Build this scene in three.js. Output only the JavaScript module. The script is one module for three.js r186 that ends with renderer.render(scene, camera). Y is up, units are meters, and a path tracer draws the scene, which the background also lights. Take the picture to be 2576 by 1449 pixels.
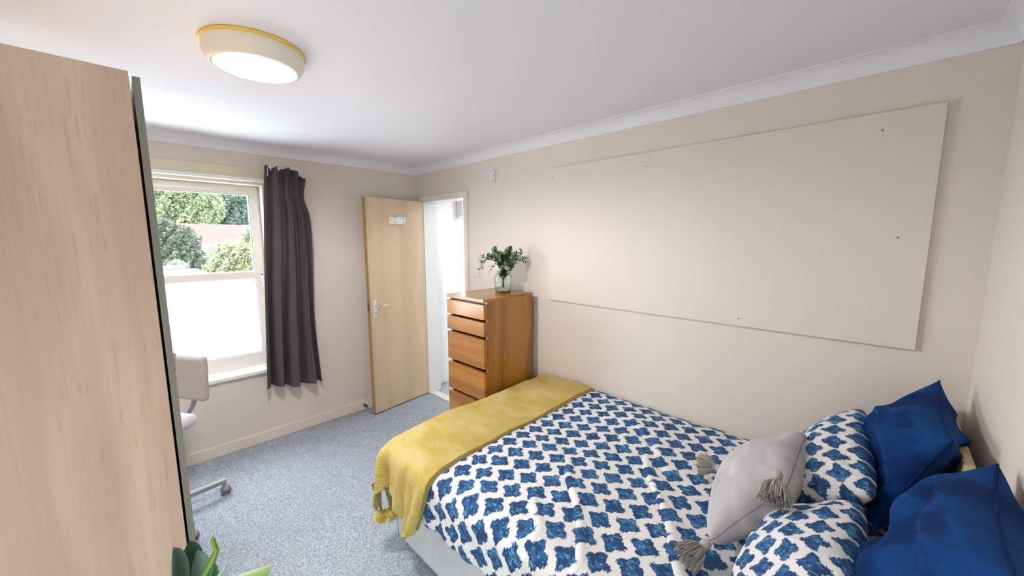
import * as THREE from 'three';
import { RoundedBoxGeometry } from 'three/addons/geometries/RoundedBoxGeometry.js';
import { mergeGeometries } from 'three/addons/utils/BufferGeometryUtils.js';
import { RectAreaLightUniformsLib } from 'three/addons/lights/RectAreaLightUniformsLib.js';

// ---------------------------------------------------------------- camera, sky, exposure
const scene = new THREE.Scene();
const camera = new THREE.PerspectiveCamera(74.37, 2576 / 1449, 0.02, 400);
camera.position.set(0, 1.62, 0);
camera.rotation.set(-0.128009, -0.794997, -0.003598, 'YXZ');
const renderer = new THREE.WebGLRenderer();
renderer.toneMapping = THREE.LinearToneMapping;
renderer.toneMappingExposure = 0.96;
renderer.shadowMap.enabled = true;
RectAreaLightUniformsLib.init();
scene.background = new THREE.Color(0.93, 0.97, 1.0);          // bright even overcast sky
scene.backgroundIntensity = 20.0;
const LAMP = { color: 0xfffcf8, bedroom: 9.0, hall: 3.2 };

// ---------------------------------------------------------------- helpers
const V = (x, y, z) => new THREE.Vector3(x, y, z);
function rng(a) { return () => { a |= 0; a = (a + 0x6d2b79f5) | 0; let t = Math.imul(a ^ (a >>> 15), 1 | a); t = (t + Math.imul(t ^ (t >>> 7), 61 | t)) ^ t; return ((t ^ (t >>> 14)) >>> 0) / 4294967296; }; }
const hash = (x, y, s) => { let h = Math.imul(x, 374761393) ^ Math.imul(y, 668265263) ^ Math.imul(s, 2147483647 - 5147); h = Math.imul(h ^ (h >>> 13), 1274126177); h ^= h >>> 16; return (h >>> 0) / 4294967296; };
const mod = (a, n) => ((a % n) + n) % n;
function vn(x, y, px, py, s) {                                  // value noise that repeats every px, py cells
  const ix = Math.floor(x), iy = Math.floor(y), fx = x - ix, fy = y - iy, u = fx * fx * (3 - 2 * fx), v = fy * fy * (3 - 2 * fy);
  const x0 = mod(ix, px), x1 = mod(ix + 1, px), y0 = mod(iy, py), y1 = mod(iy + 1, py);
  const a = hash(x0, y0, s), b = hash(x1, y0, s), c = hash(x0, y1, s), d = hash(x1, y1, s);
  return a + (b - a) * u + (c - a) * v + (a - b - c + d) * u * v;
}
function fbm(x, y, px, py, s, oct = 4) { let t = 0, a = 0.5, n = 0; for (let i = 0; i < oct; i++) { t += a * vn(x, y, px, py, s + i); n += a; x *= 2; y *= 2; px *= 2; py *= 2; a *= 0.5; } return t / n; }
const big = 4096;
const n2 = (x, y, s, o = 3) => fbm(x + 500, y + 500, big, big, s, o) - 0.5;
const clamp = THREE.MathUtils.clamp, lerp = THREE.MathUtils.lerp, sstep = THREE.MathUtils.smoothstep;
const mix3 = (a, b, t) => [lerp(a[0], b[0], t), lerp(a[1], b[1], t), lerp(a[2], b[2], t)];
function texture(w, h, fn, { srgb = true, size = [1, 1] } = {}) {  // fn(u, v) -> [r,g,b] in 0..255; size = metres covered
  const d = new Uint8Array(w * h * 4);
  for (let j = 0; j < h; j++) for (let i = 0; i < w; i++) {
    const c = fn((i + 0.5) / w, (j + 0.5) / h), o = (j * w + i) * 4;
    d[o] = clamp(c[0], 0, 255); d[o + 1] = clamp(c[1], 0, 255); d[o + 2] = clamp(c[2], 0, 255); d[o + 3] = 255;
  }
  const t = new THREE.DataTexture(d, w, h, THREE.RGBAFormat);
  t.wrapS = t.wrapT = THREE.RepeatWrapping; t.magFilter = THREE.LinearFilter; t.minFilter = THREE.LinearMipmapLinearFilter; t.generateMipmaps = true;
  if (srgb) t.colorSpace = THREE.SRGBColorSpace;
  t.repeat.set(1 / size[0], 1 / size[1]); t.needsUpdate = true;
  return t;
}
const turned = (t) => { const c = t.clone(); c.rotation = Math.PI / 2; const [a, b] = [t.repeat.x, t.repeat.y]; c.matrixAutoUpdate = false; c.matrix.set(0, a, 0, b, 0, 0, 0, 0, 1); c.needsUpdate = true; return c; };
const grey = (x) => [x * 255, x * 255, x * 255];
const std = (o) => new THREE.MeshStandardMaterial({ roughness: 0.6, side: THREE.DoubleSide, ...o });
const phy = (o) => new THREE.MeshPhysicalMaterial({ roughness: 0.6, side: THREE.DoubleSide, ...o });
const rgb = (r, g, b) => new THREE.Color().setRGB(r / 255, g / 255, b / 255, THREE.SRGBColorSpace);

const used = new Map();
function numbered(n) { const k = used.get(n) ?? 0; used.set(n, k + 1); return k ? n + '_' + String(k).padStart(3, '0') : n; }
function boxUV(g) {                                             // uv in metres, projected along the dominant normal
  g = g.index ? g.toNonIndexed() : g; const p = g.attributes.position, n = g.attributes.normal, uv = new Float32Array(p.count * 2);
  for (let f = 0; f < p.count; f += 3) {
    const a = V(), b = V(), c = V(); a.fromBufferAttribute(p, f); b.fromBufferAttribute(p, f + 1); c.fromBufferAttribute(p, f + 2);
    const m = b.clone().sub(a).cross(c.clone().sub(a)), ax = Math.abs(m.x), ay = Math.abs(m.y), az = Math.abs(m.z);
    [a, b, c].forEach((q, i) => { const o = (f + i) * 2; if (ax >= ay && ax >= az) { uv[o] = q.z; uv[o + 1] = q.y; } else if (ay >= az) { uv[o] = q.x; uv[o + 1] = q.z; } else { uv[o] = q.x; uv[o + 1] = q.y; } });
  }
  g.setAttribute('uv', new THREE.BufferAttribute(uv, 2)); return g;
}
function bx(x0, x1, y0, y1, z0, z1, r = 0) {                     // box between corners, edges rounded by r
  const w = x1 - x0, h = y1 - y0, d = z1 - z0, g = r ? new RoundedBoxGeometry(w, h, d, 2, r) : new THREE.BoxGeometry(w, h, d);
  g.translate((x0 + x1) / 2, (y0 + y1) / 2, (z0 + z1) / 2); return boxUV(g);
}
function flat(g) { const k = g.index ? g.toNonIndexed() : g; for (const n of Object.keys(k.attributes)) if (!['position', 'normal', 'uv'].includes(n)) k.deleteAttribute(n); if (!k.attributes.uv) k.setAttribute('uv', new THREE.BufferAttribute(new Float32Array(k.attributes.position.count * 2), 2)); return k; }
const join = (list) => list.length === 1 ? list[0] : mergeGeometries(list.map(flat));
function tube(pts, r, seg = 24, rad = 10, closed = false) {
  const g = new THREE.TubeGeometry(new THREE.CatmullRomCurve3(pts.map((p) => V(...p)), closed), seg, typeof r === 'number' ? r : 1, rad, closed);
  if (typeof r !== 'number') { const p = g.attributes.position, c = new THREE.CatmullRomCurve3(pts.map((q) => V(...q))), a = V(); for (let i = 0; i <= seg; i++) { const k = c.getPointAt(i / seg), rr = r(i / seg); for (let j = 0; j <= rad; j++) { const o = i * (rad + 1) + j; a.fromBufferAttribute(p, o).sub(k).multiplyScalar(rr).add(k); p.setXYZ(o, a.x, a.y, a.z); } } g.computeVertexNormals(); }
  return g;
}
const cyl = (r0, r1, h, x, y, z, n = 24) => new THREE.CylinderGeometry(r0, r1, h, n).translate(x, y, z);
const lathe = (pts, n = 48) => new THREE.LatheGeometry(pts.map(([x, y]) => new THREE.Vector2(x, y)), n);
function between(g, a, b) { const d = V(...b).sub(V(...a)); return g.applyQuaternion(new THREE.Quaternion().setFromUnitVectors(V(0, 1, 0), d.clone().normalize())).translate(...V(...a).addScaledVector(d, 0.5).toArray()); }
const rod = (a, b, r, n = 12) => between(new THREE.CylinderGeometry(r, r, V(...a).distanceTo(V(...b)), n), a, b);
function sheet(nu, nv, fn, thick = 0) {                          // fn(u, v) -> [x, y, z, texU, texV]; a thick sheet is a closed shell
  const W = nu + 1, pos = [], uv = [], idx = [];
  for (let j = 0; j <= nv; j++) for (let i = 0; i <= nu; i++) { const q = fn(i / nu, j / nv); pos.push(q[0], q[1], q[2]); uv.push(q[3], q[4]); }
  for (let j = 0; j < nv; j++) for (let i = 0; i < nu; i++) { const a = j * W + i, b = a + 1, c = a + W, d = c + 1; idx.push(a, c, b, b, c, d); }
  const g = new THREE.BufferGeometry(); g.setAttribute('position', new THREE.Float32BufferAttribute(pos, 3)); g.setAttribute('uv', new THREE.Float32BufferAttribute(uv, 2)); g.setIndex(idx); g.computeVertexNormals();
  if (!thick) return g;
  const n = g.attributes.normal, N = pos.length / 3, p2 = pos.slice(), u2 = uv.concat(uv), id2 = idx.slice();
  for (let k = 0; k < N; k++) p2.push(pos[3 * k] - n.getX(k) * thick, pos[3 * k + 1] - n.getY(k) * thick, pos[3 * k + 2] - n.getZ(k) * thick);
  for (let k = 0; k < idx.length; k += 3) id2.push(N + idx[k], N + idx[k + 2], N + idx[k + 1]);
  const edge = (a, b) => id2.push(a, b, N + a, b, N + b, N + a);
  for (let i = 0; i < nu; i++) { edge(i, i + 1); edge(nv * W + i + 1, nv * W + i); }
  for (let j = 0; j < nv; j++) { edge((j + 1) * W, j * W); edge(j * W + nu, (j + 1) * W + nu); }
  const s = new THREE.BufferGeometry(); s.setAttribute('position', new THREE.Float32BufferAttribute(p2, 3)); s.setAttribute('uv', new THREE.Float32BufferAttribute(u2, 2)); s.setIndex(id2); s.computeVertexNormals(); return s;
}
function mesh(name, geo, mat, parent = scene) {
  const m = new THREE.Mesh(Array.isArray(geo) ? join(geo) : geo, mat); m.name = parent === scene ? numbered(name) : name; m.castShadow = m.receiveShadow = true; parent.add(m); return m;
}
function part(parent, name, geo, mat, label) {                  // a part; alike parts of one thing are numbered within it
  let n = name, k = 1; while (parent.children.some((c) => c.name === n)) n = name + '_' + String(k++).padStart(3, '0');
  const m = mesh(n, geo, mat, parent); if (label) m.userData.label = label; return m;
}
function tag(o, label, category, group) { o.userData.label = label; o.userData.category = category; if (group) o.userData.group = group; return o; }
function thing(name, label, category, at = [0, 0, 0], group) { const o = new THREE.Group(); o.name = numbered(name); o.position.set(...at); scene.add(o); return tag(o, label, category, group); }
function struct(name, geo, mat, label) { const m = mesh(name, geo, mat); m.userData.kind = 'structure'; if (label) m.userData.label = label; return m; }
function structGroup(name, label) { const o = new THREE.Group(); o.name = name; o.userData.kind = 'structure'; if (label) o.userData.label = label; scene.add(o); return o; }

// ---------------------------------------------------------------- materials
const T = {};
T.plaster = texture(512, 512, (u, v) => grey(0.5 + 0.5 * (fbm(u * 90, v * 90, 90, 90, 3, 3) - 0.5) + 0.3 * (fbm(u * 12, v * 12, 12, 12, 9, 2) - 0.5)), { srgb: false, size: [1.1, 1.1] });
const carpetFleck = (u, v) => 0.7 * vn(u * 440, v * 440, 440, 440, 11) + 0.22 * vn(u * 260, v * 310, 260, 310, 12) + 0.08 * fbm(u * 60, v * 60, 60, 60, 13, 2);
T.carpet = texture(2048, 2048, (u, v) => {
  const a = carpetFleck(u, v), k = sstep(a, 0.3, 0.72), c = mix3([138, 145, 157], [196, 203, 216], k);
  const w = vn(u * 260, v * 260, 260, 260, 21); return w > 0.86 ? mix3(c, [196, 178, 176], 0.5) : w < 0.12 ? mix3(c, [70, 92, 112], 0.5) : c;
}, { size: [1.25, 1.25] });
T.carpetBump = texture(2048, 2048, (u, v) => grey(carpetFleck(u, v)), { srgb: false, size: [1.25, 1.25] });
const oak = (light, dark, pore, s, waves) => (u, v) => {
  const warp = fbm(u * 3, v * 2, 3, 2, s, 3), g = fbm(u * waves + warp * 2.2, v * 1.0, waves, 1, s + 5, 4), fine = vn(u * 220, v * 10, 220, 10, s + 9), p = vn(u * 320, v * 26, 320, 26, s + 11);
  let c = mix3(dark, light, sstep(g, 0.3, 0.7)); c = mix3(c, pore, 0.1 * fine + (p > 0.84 ? 0.16 : 0)); return c;
};
T.wardrobe = texture(1024, 1024, oak([206, 176, 157], [170, 140, 122], [140, 110, 91], 31, 6), { size: [0.9, 2.1] });
T.chest = texture(1024, 1024, oak([180, 121, 46], [146, 91, 26], [100, 58, 14], 51, 12), { size: [0.8, 1.3] });
T.maple = texture(512, 1024, oak([208, 186, 156], [198, 173, 140], [182, 154, 114], 71, 9), { size: [0.7, 2.0] });
T.headboard = texture(512, 512, oak([212, 186, 142], [192, 164, 120], [160, 128, 84], 91, 8), { size: [0.8, 0.8] });
// ikat print: four pointed blots on a staggered lattice, two blues on white, edges bled along the yarn
const IK = { w: 0.0985 * 4, h: 0.172 * 2 };
function ikat(u, v) {
  const x = u * IK.w, z = v * IK.h, jag = 0.010 * (vn(u * 14, v * 120, 14, 120, 41) - 0.5) + 0.007 * (vn(u * 40, v * 40, 40, 40, 42) - 0.5), xx = x + jag, zz = z + 0.009 * (vn(u * 110, v * 14, 110, 14, 43) - 0.5);
  const row = Math.round(zz / 0.086), off = mod(row, 2) * 0.04925, col = Math.round((xx - off) / 0.0985);
  let best = 9, br = 0, bc = 0;
  for (let r = row - 1; r <= row + 1; r++) { const o = mod(r, 2) * 0.04925, c0 = Math.round((xx - o) / 0.0985); for (let c = c0 - 1; c <= c0 + 1; c++) { const dx = (xx - o - c * 0.0985) / 0.0462, dz = (zz - r * 0.086) / 0.0480, th = Math.atan2(dz, dx), d = Math.hypot(dx, dz) / (0.83 + 0.17 * Math.cos(4 * th)); if (d < best) { best = d; br = mod(r, 4); bc = mod(c, 4); } } }
  const ink = 1 - sstep(best, 0.86, 1.03), t = hash(bc, br, 77);
  const m = fbm(u * 34, v * 22, 34, 22, 45, 3), f = vn(u * 70, v * 34, 70, 34, 47);
  let blue = mix3([30, 66, 110], [48, 96, 148], sstep(m + 0.1 * (t - 0.5), 0.42, 0.55)); blue = mix3(blue, [104, 164, 200], f > 0.73 && m > 0.44 ? 0.8 : 0); if (best > 0.78) blue = mix3(blue, [28, 56, 96], 0.55);
  return mix3([237, 232, 231], blue, ink);
}
T.ikat = texture(1024, 896, ikat, { size: [IK.w, IK.h] });
T.cloth = texture(256, 256, (u, v) => grey(0.5 + 0.25 * Math.sin(u * 256 * Math.PI / 2) * Math.sin(v * 256 * Math.PI / 2) + 0.3 * (fbm(u * 40, v * 40, 40, 40, 5, 2) - 0.5)), { srgb: false, size: [0.09, 0.09] });
const knit = (u, v) => { const r = u * 12, k = v * 16 + (Math.floor(r) % 2) * 0.5; return 0.62 * (0.5 + 0.5 * Math.cos(2 * Math.PI * r)) + 0.38 * (0.5 + 0.5 * Math.cos(2 * Math.PI * k)) * (0.4 + 0.6 * Math.abs(Math.sin(Math.PI * r))); };
T.knitBump = texture(512, 512, (u, v) => grey(knit(u, v)), { srgb: false, size: [0.1, 0.1] });
T.knit = texture(1024, 1024, (u, v) => { const k = knit(u * 6, v * 6), y = fbm(u * 150, v * 150, 150, 150, 61, 2), m = fbm(u * 9, v * 5, 9, 5, 65, 4); return mix3(mix3(mix3([180, 149, 56], [199, 178, 116], sstep(m, 0.2, 0.8)), [208, 187, 122], 0.5 * k), [212, 203, 158], 0.4 * sstep(y, 0.5, 0.8)); }, { size: [0.6, 0.6] });
T.velvet = texture(512, 512, (u, v) => { const a = fbm(u * 6, v * 6, 6, 6, 81, 4), f = vn(u * 120, v * 120, 120, 120, 84); return mix3(mix3([8, 42, 92], [16, 62, 122], sstep(a, 0.35, 0.7)), [16, 40, 84], 0.3 * f); }, { size: [0.5, 0.5] });
T.greyVelvet = texture(512, 512, (u, v) => { const a = fbm(u * 5, v * 5, 5, 5, 86, 4), s = fbm(u * 30, v * 8, 30, 8, 88, 3); return mix3([186, 180, 184], [208, 203, 206], sstep(a, 0.35, 0.65) * 0.8 + 0.2 * s); }, { size: [0.5, 0.5] });
T.soft = texture(512, 512, (u, v) => grey(fbm(u * 60, v * 60, 60, 60, 93, 3)), { srgb: false, size: [0.25, 0.25] });
T.plaid = texture(256, 256, (u, v) => { const w = 0.5 + 0.5 * Math.sin(u * 128 * Math.PI) * Math.sin(v * 128 * Math.PI); return mix3([203, 203, 206], [222, 221, 222], 0.5 * w + 0.5 * fbm(u * 12, v * 12, 12, 12, 6, 3)); }, { size: [0.3, 0.3] });

const M = {
  wall: std({ color: rgb(229, 218, 209), roughness: 0.85, bumpMap: T.plaster, bumpScale: 0.0006 }),
  ceiling: std({ color: rgb(243, 244, 253), roughness: 0.9, bumpMap: T.plaster, bumpScale: 0.0006 }),
  cove: std({ color: rgb(245, 245, 252), roughness: 0.75 }),
  hall: std({ color: rgb(246, 246, 245), roughness: 0.8 }),
  vinyl: std({ color: rgb(178, 182, 184), roughness: 0.5 }),
  gloss: std({ color: rgb(236, 226, 210), roughness: 0.35 }),
  lintel: std({ color: rgb(229, 217, 192), roughness: 0.55 }),
  upvc: std({ color: rgb(233, 229, 224), roughness: 0.3 }),
  white: std({ color: rgb(243, 241, 240), roughness: 0.35 }),
  plastic: std({ color: rgb(222, 220, 224), roughness: 0.35 }),
  gasket: std({ color: rgb(60, 66, 66), roughness: 0.7 }),
  dark: std({ color: rgb(34, 32, 36), roughness: 0.6 }),
  glass: phy({ color: 0xf4fbfa, transmission: 1, thickness: 0, roughness: 0, ior: 1.5 }),
  frost: phy({ color: rgb(250, 252, 255), transmission: 1, thickness: 0, roughness: 0.95, ior: 1.45 }),
  carpet: std({ map: T.carpet, roughness: 0.97, bumpMap: T.carpetBump, bumpScale: 0.004 }),
  wardrobe: std({ map: T.wardrobe, roughness: 0.5 }),
  aluminium: std({ color: rgb(122, 113, 104), roughness: 0.55 }),
  brown: std({ color: rgb(84, 60, 42), roughness: 0.7 }),
  chest: phy({ map: T.chest, roughness: 0.4, clearcoat: 0.55, clearcoatRoughness: 0.14 }),
  chestAcross: phy({ map: turned(T.chest), roughness: 0.4, clearcoat: 0.55, clearcoatRoughness: 0.14 }),
  maple: std({ map: T.maple, roughness: 0.42 }),
  mapleEdge: std({ color: rgb(162, 132, 84), roughness: 0.6 }),
  chrome: std({ color: rgb(226, 226, 228), roughness: 0.2, metalness: 0.9 }),
  satin: std({ color: rgb(232, 234, 238), roughness: 0.3, metalness: 0.35 }),
  board: std({ color: rgb(228, 217, 207), roughness: 0.7, bumpMap: T.plaster, bumpScale: 0.0004 }),
  ikat: std({ map: T.ikat, roughness: 0.9, bumpMap: T.cloth, bumpScale: 0.0003 }),
  knit: phy({ map: T.knit, roughness: 0.95, bumpMap: T.knitBump, bumpScale: 0.0018, sheen: 0.25, sheenColor: rgb(240, 224, 170), sheenRoughness: 0.6 }),
  pompom: phy({ color: rgb(226, 206, 112), roughness: 0.95, sheen: 0.4, sheenColor: rgb(250, 238, 200), sheenRoughness: 0.5 }),
  blueVelvet: phy({ map: T.velvet, roughness: 0.9, specularIntensity: 0.3, sheen: 0.7, sheenColor: rgb(34, 104, 204), sheenRoughness: 0.4, bumpMap: T.soft, bumpScale: 0.0012 }),
  greyVelvet: phy({ map: T.greyVelvet, roughness: 0.9, sheen: 0.5, sheenColor: rgb(230, 226, 230), sheenRoughness: 0.5, bumpMap: T.soft, bumpScale: 0.0008 }),
  tassel: std({ color: rgb(178, 170, 164), roughness: 0.9 }),
  seam: std({ color: rgb(140, 134, 136), roughness: 0.9 }),
  divan: std({ map: T.plaid, roughness: 0.85 }),
  mattress: std({ color: rgb(228, 226, 222), roughness: 0.9 }),
  headboard: std({ map: T.headboard, roughness: 0.5 }),
  curtain: std({ color: rgb(80, 73, 77), roughness: 0.8, bumpMap: T.cloth, bumpScale: 0.0003 }),
  chairCloth: std({ color: rgb(176, 167, 164), roughness: 0.9, bumpMap: T.cloth, bumpScale: 0.0005 }),
  chairPlastic: std({ color: rgb(150, 150, 154), roughness: 0.5 }),
  chairShell: std({ color: rgb(206, 210, 216), roughness: 0.45 }),
  caster: std({ color: rgb(122, 116, 118), roughness: 0.5 }),
  jar: phy({ color: 0xf2fbf8, transmission: 1, thickness: 0.004, roughness: 0.02, ior: 1.5, attenuationColor: rgb(226, 238, 234), attenuationDistance: 0.2 }),
  leafDark: std({ color: rgb(52, 82, 60), roughness: 0.42 }),
  leafSage: std({ color: rgb(96, 122, 108), roughness: 0.4 }),
  leafLime: phy({ color: rgb(124, 160, 44), roughness: 0.5, transmission: 0.35, thickness: 0 }),
  leafMid: std({ color: rgb(84, 126, 74), roughness: 0.45 }),
  leafPale: std({ color: rgb(160, 192, 172), roughness: 0.5 }),
  leafOlive: std({ color: rgb(88, 108, 66), roughness: 0.6 }),
  leafGrey: std({ color: rgb(150, 164, 152), roughness: 0.6 }),
  leafBlue: std({ color: rgb(92, 100, 116), roughness: 0.6 }),
  leafDeep: std({ color: rgb(38, 48, 36), roughness: 0.55 }),
  stem: std({ color: rgb(78, 88, 48), roughness: 0.7 }),
  pot: std({ color: rgb(214, 208, 198), roughness: 0.5 }),
  soil: std({ color: rgb(60, 46, 36), roughness: 1 }),
};

// ---------------------------------------------------------------- the room
const XR = 2.156, XL = -1.90, ZB = -3.465, ZN = 0.269, H = 2.333, WT = 0.12;
const WIN = { x0: -0.42, x1: 0.79, y0: 0.60, y1: 2.035 };
const NW = { x0: -1.62, x1: -0.68, y0: 0.10, y1: 1.62 };  // opening of the unseen near window, sized for the light it lets in
const DO = { z0: -3.336, z1: -2.70, y1: 1.986 };
struct('floor', bx(XL - WT, XR + 0.06, -0.12, 0, ZB - 0.2, ZN + WT), M.carpet, 'speckled blue grey carpet');
struct('ceiling', bx(XL - WT, XR + WT, H, H + 0.12, ZB - 0.2, ZN + WT), M.ceiling);
struct('wall_back', [bx(XL - WT, WIN.x0, 0, H, ZB - 0.2, ZB), bx(WIN.x1, XR, 0, H, ZB - 0.2, ZB), bx(WIN.x0, WIN.x1, 0, WIN.y0 - 0.03, ZB - 0.2, ZB), bx(WIN.x0, WIN.x1, WIN.y1, H, ZB - 0.2, ZB)], M.wall);
struct('wall_right', [bx(XR, XR + WT, 0, H, DO.z1 + 0.02, ZN + WT), bx(XR, XR + WT, DO.y1 + 0.02, H, DO.z0 - 0.02, DO.z1 + 0.02), bx(XR, XR + WT, 0, H, ZB - 0.2, DO.z0 - 0.02)], M.wall);
struct('wall_near', [bx(XL - WT, NW.x0, 0, H, ZN, ZN + WT), bx(NW.x1, XR, 0, H, ZN, ZN + WT), bx(NW.x0, NW.x1, 0, NW.y0, ZN, ZN + WT), bx(NW.x0, NW.x1, NW.y1, H, ZN, ZN + WT)], M.wall);
struct('wall_left', bx(XL - WT, XL, 0, H, ZB, ZN), M.wall);
// coving: a hollow quarter round along each wall
function cove(len) {
  const s = new THREE.Shape(), a = 0.062, h = 0.070; s.moveTo(0, 0); s.lineTo(0, -h); s.lineTo(0.006, -h);
  for (let i = 0; i <= 10; i++) { const t = (i / 10) * Math.PI / 2; s.lineTo(a - (a - 0.006) * Math.cos(t), -0.006 - (h - 0.006) * (1 - Math.sin(t))); }
  s.lineTo(a, 0); s.closePath(); return new THREE.ExtrudeGeometry(s, { depth: len, bevelEnabled: false });
}
struct('trim_1', cove(XR - XL).rotateY(-Math.PI / 2).translate(XR, H, ZB), M.cove, 'white coving above the window wall');
struct('trim_2', cove(ZN - ZB).rotateY(Math.PI).translate(XR, H, ZN), M.cove, 'white coving above the long wall with the board');
struct('trim_3', cove(XR - XL).rotateY(Math.PI / 2).translate(XL, H, ZN), M.cove);
struct('trim_4', cove(ZN - ZB).translate(XL, H, ZB), M.cove);
const skirt = (x0, x1, z0, z1) => bx(x0, x1, 0, 0.088, z0, z1, 0.004);
struct('baseboard_back', skirt(XL, XR, ZB, ZB + 0.016), M.gloss);
struct('baseboard_right', skirt(XR - 0.016, XR, DO.z1 + 0.05, ZN), M.gloss);
struct('baseboard_near', skirt(XL, XR, ZN - 0.016, ZN), M.gloss);
struct('baseboard_left', skirt(XL, XL + 0.016, ZB, ZN), M.gloss);

// window with clear upper pane and frosted lower pane
function frameBars(x0, x1, y0, y1, w, z0, z1, wb = w, wt = w) { return [bx(x0, x0 + w, y0, y1, z0, z1, 0.006), bx(x1 - w, x1, y0, y1, z0, z1, 0.006), bx(x0 + w - 0.004, x1 - w + 0.004, y0, y0 + wb, z0, z1, 0.006), bx(x0 + w - 0.004, x1 - w + 0.004, y1 - wt, y1, z0, z1, 0.006)]; }
function ring(x0, x1, y0, y1, w, z0, z1) { return join([bx(x0, x0 + w, y0, y1, z0, z1), bx(x1 - w, x1, y0, y1, z0, z1), bx(x0 + w, x1 - w, y0, y0 + w, z0, z1), bx(x0 + w, x1 - w, y1 - w, y1, z0, z1)]); }
{
  const w = structGroup('window_1', 'white framed window, clear above and frosted below'), z1 = -3.565, z0 = z1 - 0.07;
  part(w, 'outer_frame', frameBars(WIN.x0, WIN.x1, WIN.y0, WIN.y1 + 0.012, 0.028, z0 - 0.01, z1 - 0.006), M.upvc);
  part(w, 'sash', [...frameBars(WIN.x0 + 0.024, 0.78, 0.612, 2.045, 0.060, z0, z1, 0.106, 0.080), bx(WIN.x0 + 0.07, 0.73, 1.318, 1.377, z0, z1 + 0.012, 0.008)], M.upvc);
  part(w, 'gasket', [ring(-0.338, 0.722, 1.376, 1.967, 0.004, z1 - 0.012, z1 - 0.004), ring(-0.338, 0.722, 0.717, 1.319, 0.003, z1 - 0.012, z1 - 0.004)], M.gasket);
  part(w, 'clear_pane', bx(-0.345, 0.727, 1.37, 1.972, z1 - 0.034, z1 - 0.030), M.glass);
  part(w, 'frosted_pane', bx(-0.345, 0.727, 0.71, 1.324, z1 - 0.034, z1 - 0.030), M.frost);
  part(w, 'trickle_vent', bx(0.02, 0.50, 1.984, 2.000, z1 - 0.002, z1 + 0.010, 0.004), M.white);
  const h = part(w, 'window_handle', [bx(0.752, 0.775, 1.29, 1.36, z1, z1 + 0.012, 0.004), bx(0.757, 0.770, 1.25, 1.335, z1 + 0.012, z1 + 0.026, 0.004)], M.white);
  part(h, 'keyhole', cyl(0.006, 0.006, 0.004, 0, 0, 0, 12).rotateX(Math.PI / 2).translate(0.7635, 1.348, z1 + 0.0135), M.dark);
  part(w, 'sill', bx(WIN.x0 - 0.03, WIN.x1 + 0.03, 0.572, 0.602, z1, ZB + 0.035, 0.006), M.white);
  part(w, 'lintel_board', bx(WIN.x0 - 0.06, 0.845, 2.032, 2.156, ZB, ZB + 0.018, 0.003), M.lintel);
}
{
  const w = structGroup('window_3', 'white framed window behind the viewer, unseen, placed to light wardrobe side and bed'), z0 = ZN + 0.05, z1 = ZN + 0.11;  // out of view; lights the wardrobe side, bed base and near carpet
  part(w, 'window_frame', [...frameBars(NW.x0, NW.x1, NW.y0, NW.y1, 0.05, z0, z1), bx((NW.x0 + NW.x1) / 2 - 0.03, (NW.x0 + NW.x1) / 2 + 0.03, NW.y0 + 0.045, NW.y1 - 0.045, z0, z1, 0.006)], M.upvc);
  for (const [a, b] of [[NW.x0 + 0.045, (NW.x0 + NW.x1) / 2 - 0.025], [(NW.x0 + NW.x1) / 2 + 0.025, NW.x1 - 0.045]]) part(w, 'clear_pane', bx(a, b, NW.y0 + 0.045, NW.y1 - 0.045, z0 + 0.028, z0 + 0.032), M.glass);
  part(w, 'sill', bx(NW.x0 - 0.03, NW.x1 + 0.03, NW.y0 - 0.03, NW.y0, ZN - 0.03, z0, 0.006), M.white);
}
// the place beyond the door: a white walled hall with its own window and an unseen lamp brightening it
const HX = 3.9, HZ = -1.9;
struct('floor_hall', bx(XR + 0.06, HX, -0.12, -0.004, ZB - 0.2, HZ), M.vinyl, 'pale grey vinyl floor beyond the doorway');
struct('ceiling_hall', bx(XR + WT, HX, H, H + 0.1, ZB - 0.2, HZ), M.hall);
const HW = { x0: 2.695, x1: 3.45, y0: 0.70, y1: 1.856 };
struct('wall_hall_back', [bx(XR + WT, HW.x0, 0, H, ZB - 0.2, ZB), bx(HW.x1, HX, 0, H, ZB - 0.2, ZB), bx(HW.x0, HW.x1, 0, HW.y0, ZB - 0.2, ZB), bx(HW.x0, HW.x1, HW.y1, H, ZB - 0.2, ZB)], M.hall);
struct('wall_hall_right', bx(HX, HX + 0.1, -0.1, H, ZB - 0.2, HZ), M.hall);
struct('wall_hall_near', bx(XR + WT, HX, -0.1, H, HZ, HZ + 0.1), M.hall);
{
  const w = structGroup('window_2', 'white framed frosted window in the hall'), z1 = ZB - 0.006, z0 = z1 - 0.06;
  part(w, 'window_frame', [...frameBars(HW.x0, HW.x1, HW.y0, HW.y1, 0.012, z0, z1), bx(HW.x0, HW.x1, 1.300, 1.360, z0, z1, 0.006)], M.upvc);
  part(w, 'frosted_pane', bx(HW.x0 + 0.01, HW.x1 - 0.01, 1.355, HW.y1 - 0.01, z1 - 0.03, z1 - 0.026), M.frost);
  part(w, 'frosted_pane', bx(HW.x0 + 0.01, HW.x1 - 0.01, HW.y0 + 0.01, 1.305, z1 - 0.03, z1 - 0.026), M.frost);
}
{
  const o = thing('wall_heater', 'white wall heater box with a small round knob above the hall window', 'heater', [2.65, 1.863, ZB]);
  part(o, 'casing', bx(0, 0.42, 0, 0.24, 0, 0.11, 0.012), M.white);
  part(o, 'knob', cyl(0.016, 0.016, 0.018, 0, 0, 0, 20).rotateX(Math.PI / 2).translate(0.10, 0.065, 0.118), M.plastic);
}
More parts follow.
